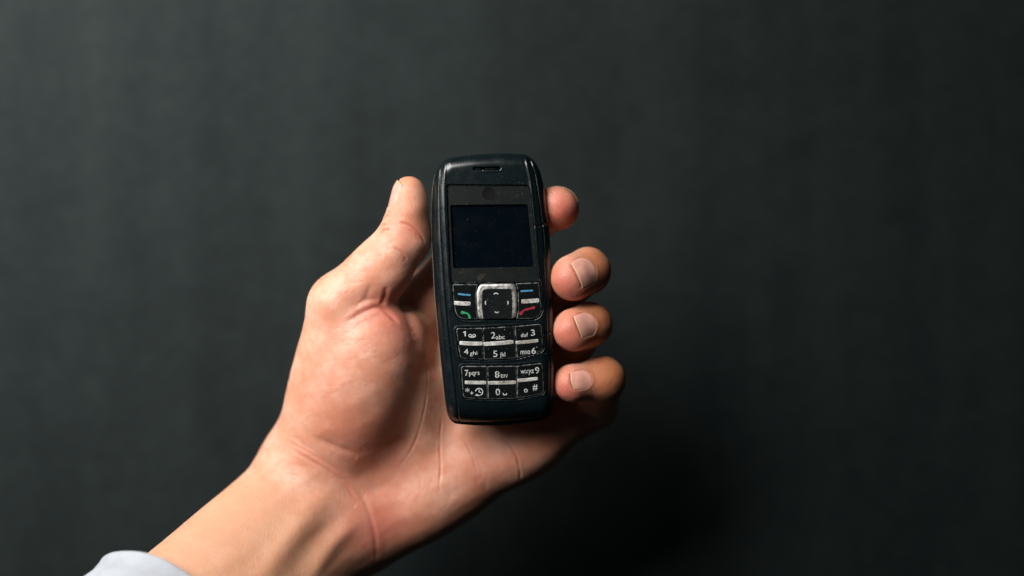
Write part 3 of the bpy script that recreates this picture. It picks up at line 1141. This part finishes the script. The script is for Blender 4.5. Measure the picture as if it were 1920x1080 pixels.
# forearm and finger backs tanner than the palm; finger backs also have shade painted in
al = (HV - FA) @ fa_u
arm_ = 0.9 * sstep(2, 30, al)
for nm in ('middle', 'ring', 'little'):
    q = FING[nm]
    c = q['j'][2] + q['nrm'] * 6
    tan_shade_ += 0.95 * np.exp(-(np.linalg.norm(HV - c, axis=1) / 11.5) ** 2)
tan_shade_ += 0.5 * sstep(0.0, -0.7, HN[:, 2])

# ---- nails: bed pressed into the fingertip, plate a separate part
person = bpy.data.objects.new('person', None)
person.empty_display_size = 0.03
person.location = tuple(P(606, 938, -34) * MM)
scene.collection.objects.link(person)
tag(person, 'bare left hand and forearm, palm up in a pale cuff, gripping the black phone', 'person')
ORG = P(606, 938, -34)


def ray_sdf(o, d, tmax=16.0):
    o = np.asarray(o, float)
    lo = np.zeros(len(o)); hi = np.full(len(o), tmax)
    for _ in range(28):
        m_ = (lo + hi) / 2
        ins = hand_sdf(o + d * m_[:, None]) < 0
        lo = np.where(ins, m_, lo); hi = np.where(ins, hi, m_)
    return lo


def nail(T, ax, n_, length, width, back, roll=0.0, lift=0.0):
    """T tip centre, plate from 'back' mm behind T to back-length towards the tip"""
    global disp
    ax = nz(ax); l_ = nz(np.cross(ax, n_))
    n_ = nz(n_ * math.cos(roll) + l_ * math.sin(roll)); l_ = nz(np.cross(ax, n_))
    nu, nv = 25, 25
    U = np.linspace(-1, 1, nu)
    pts = np.zeros((nv, nu, 3))
    base0 = T - ax * back
    # radius of the plate across, taken at mid length
    PV = (0.0, 0.15, 0.3, 0.45, 0.6, 0.75, 0.9, 1.0)
    probe = []
    for s0 in PV:
        o = np.tile(base0 + ax * length * s0, (nu, 1))
        psi = U * (width / 2) / 7.0
        d = n_ * np.cos(psi)[:, None] + l_ * np.sin(psi)[:, None]
        probe.append(ray_sdf(o, d))
    probe = np.array(probe)
    psi = U * (width / 2) / 7.0
    d = n_ * np.cos(psi)[:, None] + l_ * np.sin(psi)[:, None]
    for i, v in enumerate(np.linspace(0, 1, nv)):
        v0 = 0.30 * np.abs(U) ** 2.6          # rounded cuticle end
        v1 = 1.0 - 0.10 * U ** 2              # free edge
        vv = v0 + (v1 - v0) * v
        rr = np.array([np.interp(x, PV, probe[:, k]) for k, x in enumerate(vv)])
        ex = np.array([np.interp(0.5, PV, probe[:, k]) for k in range(nu)])
        rr = np.where(vv > 0.5, 0.72 * rr + 0.28 * ex, rr)
        pts[i] = base0 + ax * (length * vv)[:, None] + d * (rr - 0.10 + lift)[:, None]
    top = pts.reshape(-1, 3)
    # press the bed and raise the folds
    q = HV - base0
    a_ = q @ ax / length
    rad = q - (q @ ax)[:, None] * ax
    ps = np.arctan2(rad @ l_, rad @ n_) * 7.0 / (width / 2)
    near = np.linalg.norm(HV - (T - ax * (back - length / 2) + n_ * 6), axis=1) < 14
    v0 = 0.30 * np.clip(np.abs(ps), 0, 1.3) ** 2.6
    v1 = 1.0 - 0.10 * ps ** 2
    # distance outside the plate footprint, mm (negative inside)
    du = (np.abs(ps) - 1) * width / 2
    dv = np.maximum((v0 - a_), (a_ - v1)) * length
    dist = np.maximum(du, dv)
    edge_d = np.maximum(du, np.maximum((v0 - a_) * length, (a_ - v1) * length - 0.7))
    inside = sstep(-0.05, -0.55, edge_d)
    disp += np.where(near, -0.42 * inside, 0)
    fold = np.exp(-((dist - 0.75) / 0.6) ** 2) * (a_ < v1 - 0.05)
    disp += np.where(near, 0.10 * fold, 0)
    bed = top - np.repeat(d[None], nv, 0).reshape(-1, 3) * 0.28
    V = np.vstack([top, bed]); F = []; mi = []
    N = nu * nv
    for i in range(nv - 1):
        for k in range(nu - 1):
            a = i * nu + k
            F.append((a, a + nu, a + nu + 1, a + 1)); mi.append(1 if i >= nv - 2 else 0)
            F.append((a + N, a + 1 + N, a + nu + 1 + N, a + nu + N)); mi.append(0)
    rim = [(i * nu, (i + 1) * nu) for i in range(nv - 1)] + [((nv - 1) * nu + k, (nv - 1) * nu + k + 1) for k in range(nu - 1)] + \
          [((i + 1) * nu + nu - 1, i * nu + nu - 1) for i in range(nv - 1)] + [(k + 1, k) for k in range(nu - 1)]
    for a, b in rim:
        F.append((a, a + N, b + N, b)); mi.append(1 if a >= (nv - 1) * nu else 0)
    me = mesh_of('fingernail', V - ORG, F)
    o = link('fingernail', me, [M['nail'], M['nail_tip']], person)
    me.polygons.foreach_set('material_index', np.array(mi, dtype=np.int32))
    return o


q = FING['middle']; nail(q['j'][3], q['ax'], q['nrm'], 9.4, 11.4, 3.8)
q = FING['ring']; nail(q['j'][3], q['ax'], q['nrm'], 8.8, 9.8, 3.8)
q = FING['little']; nail(q['j'][3], q['ax'], q['nrm'], 8.4, 8.4, 4.0)
q = FING['index']; nail(q['j'][3], q['ax'], q['nrm'], 12.4, 11.0, 5.0)
nail(TJ[3], t_ax, t_n, 11.0, 13.0, 5.5)

# low skin undulation
def wob(V, s, seed):
    r = np.random.default_rng(seed)
    o = np.zeros(len(V))
    for _ in range(7):
        k = r.normal(size=3) * s; o += np.sin(V @ k + r.uniform(0, 6.28))
    return o / 7


disp += 0.22 * wob(HV, 0.22, 3) + 0.07 * wob(HV, 0.8, 5)
HV2 = HV + HN * disp[:, None]
me = mesh_of('hand_and_forearm', HV2 - ORG, HF)
for nm, arr in (('flush', flush), ('tan', tan_shade_), ('arm', arm_)):
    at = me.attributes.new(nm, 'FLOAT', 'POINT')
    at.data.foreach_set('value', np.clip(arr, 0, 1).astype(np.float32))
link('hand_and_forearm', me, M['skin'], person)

# ---- cuff of the sleeve round the forearm
rimC = P(348, 1196, 8)
V, F = [], []
na = 96
prof = [(-1.0, 0.93), (-0.2, 1.0), (0.6, 1.02), (1.6, 1.01), (6, 1.0), (12, 1.03), (13.0, 1.0), (20, 1.06), (34, 1.12), (60, 1.22)]
inner_p = [(60, 1.15), (20, 0.98), (6, 0.92), (0.2, 0.90)]
allp = [(a, b) for a, b in prof] + inner_p
for al_, sc in allp:
    for k in range(na):
        a = 2 * math.pi * k / na
        wr = 1 + 0.018 * math.sin(3 * a + al_ * 0.08) + 0.012 * math.sin(7 * a + 1.3 + al_ * 0.15)
        c_, s2 = math.cos(a), math.sin(a)
        p = rimC + fa_l * 41 * sc * wr * c_ + fa_n * 33 * sc * wr * s2 + fa_u * (al_ - 9 * s2)
        V.append(p)
nr = len(allp)
for i in range(nr):
    i2 = (i + 1) % nr
    for k in range(na):
        q = (k + 1) % na
        F.append((i * na + k, i * na + q, i2 * na + q, i2 * na + k))
o = link('shirt_cuff', mesh_of('shirt_cuff', np.array(V) - ORG, F), M['cloth'], person)
o['label'] = 'pale grey-white shirt cuff'
bm = bmesh.new(); bm.from_mesh(o.data); bmesh.ops.recalc_face_normals(bm, faces=bm.faces); bm.to_mesh(o.data); bm.free()
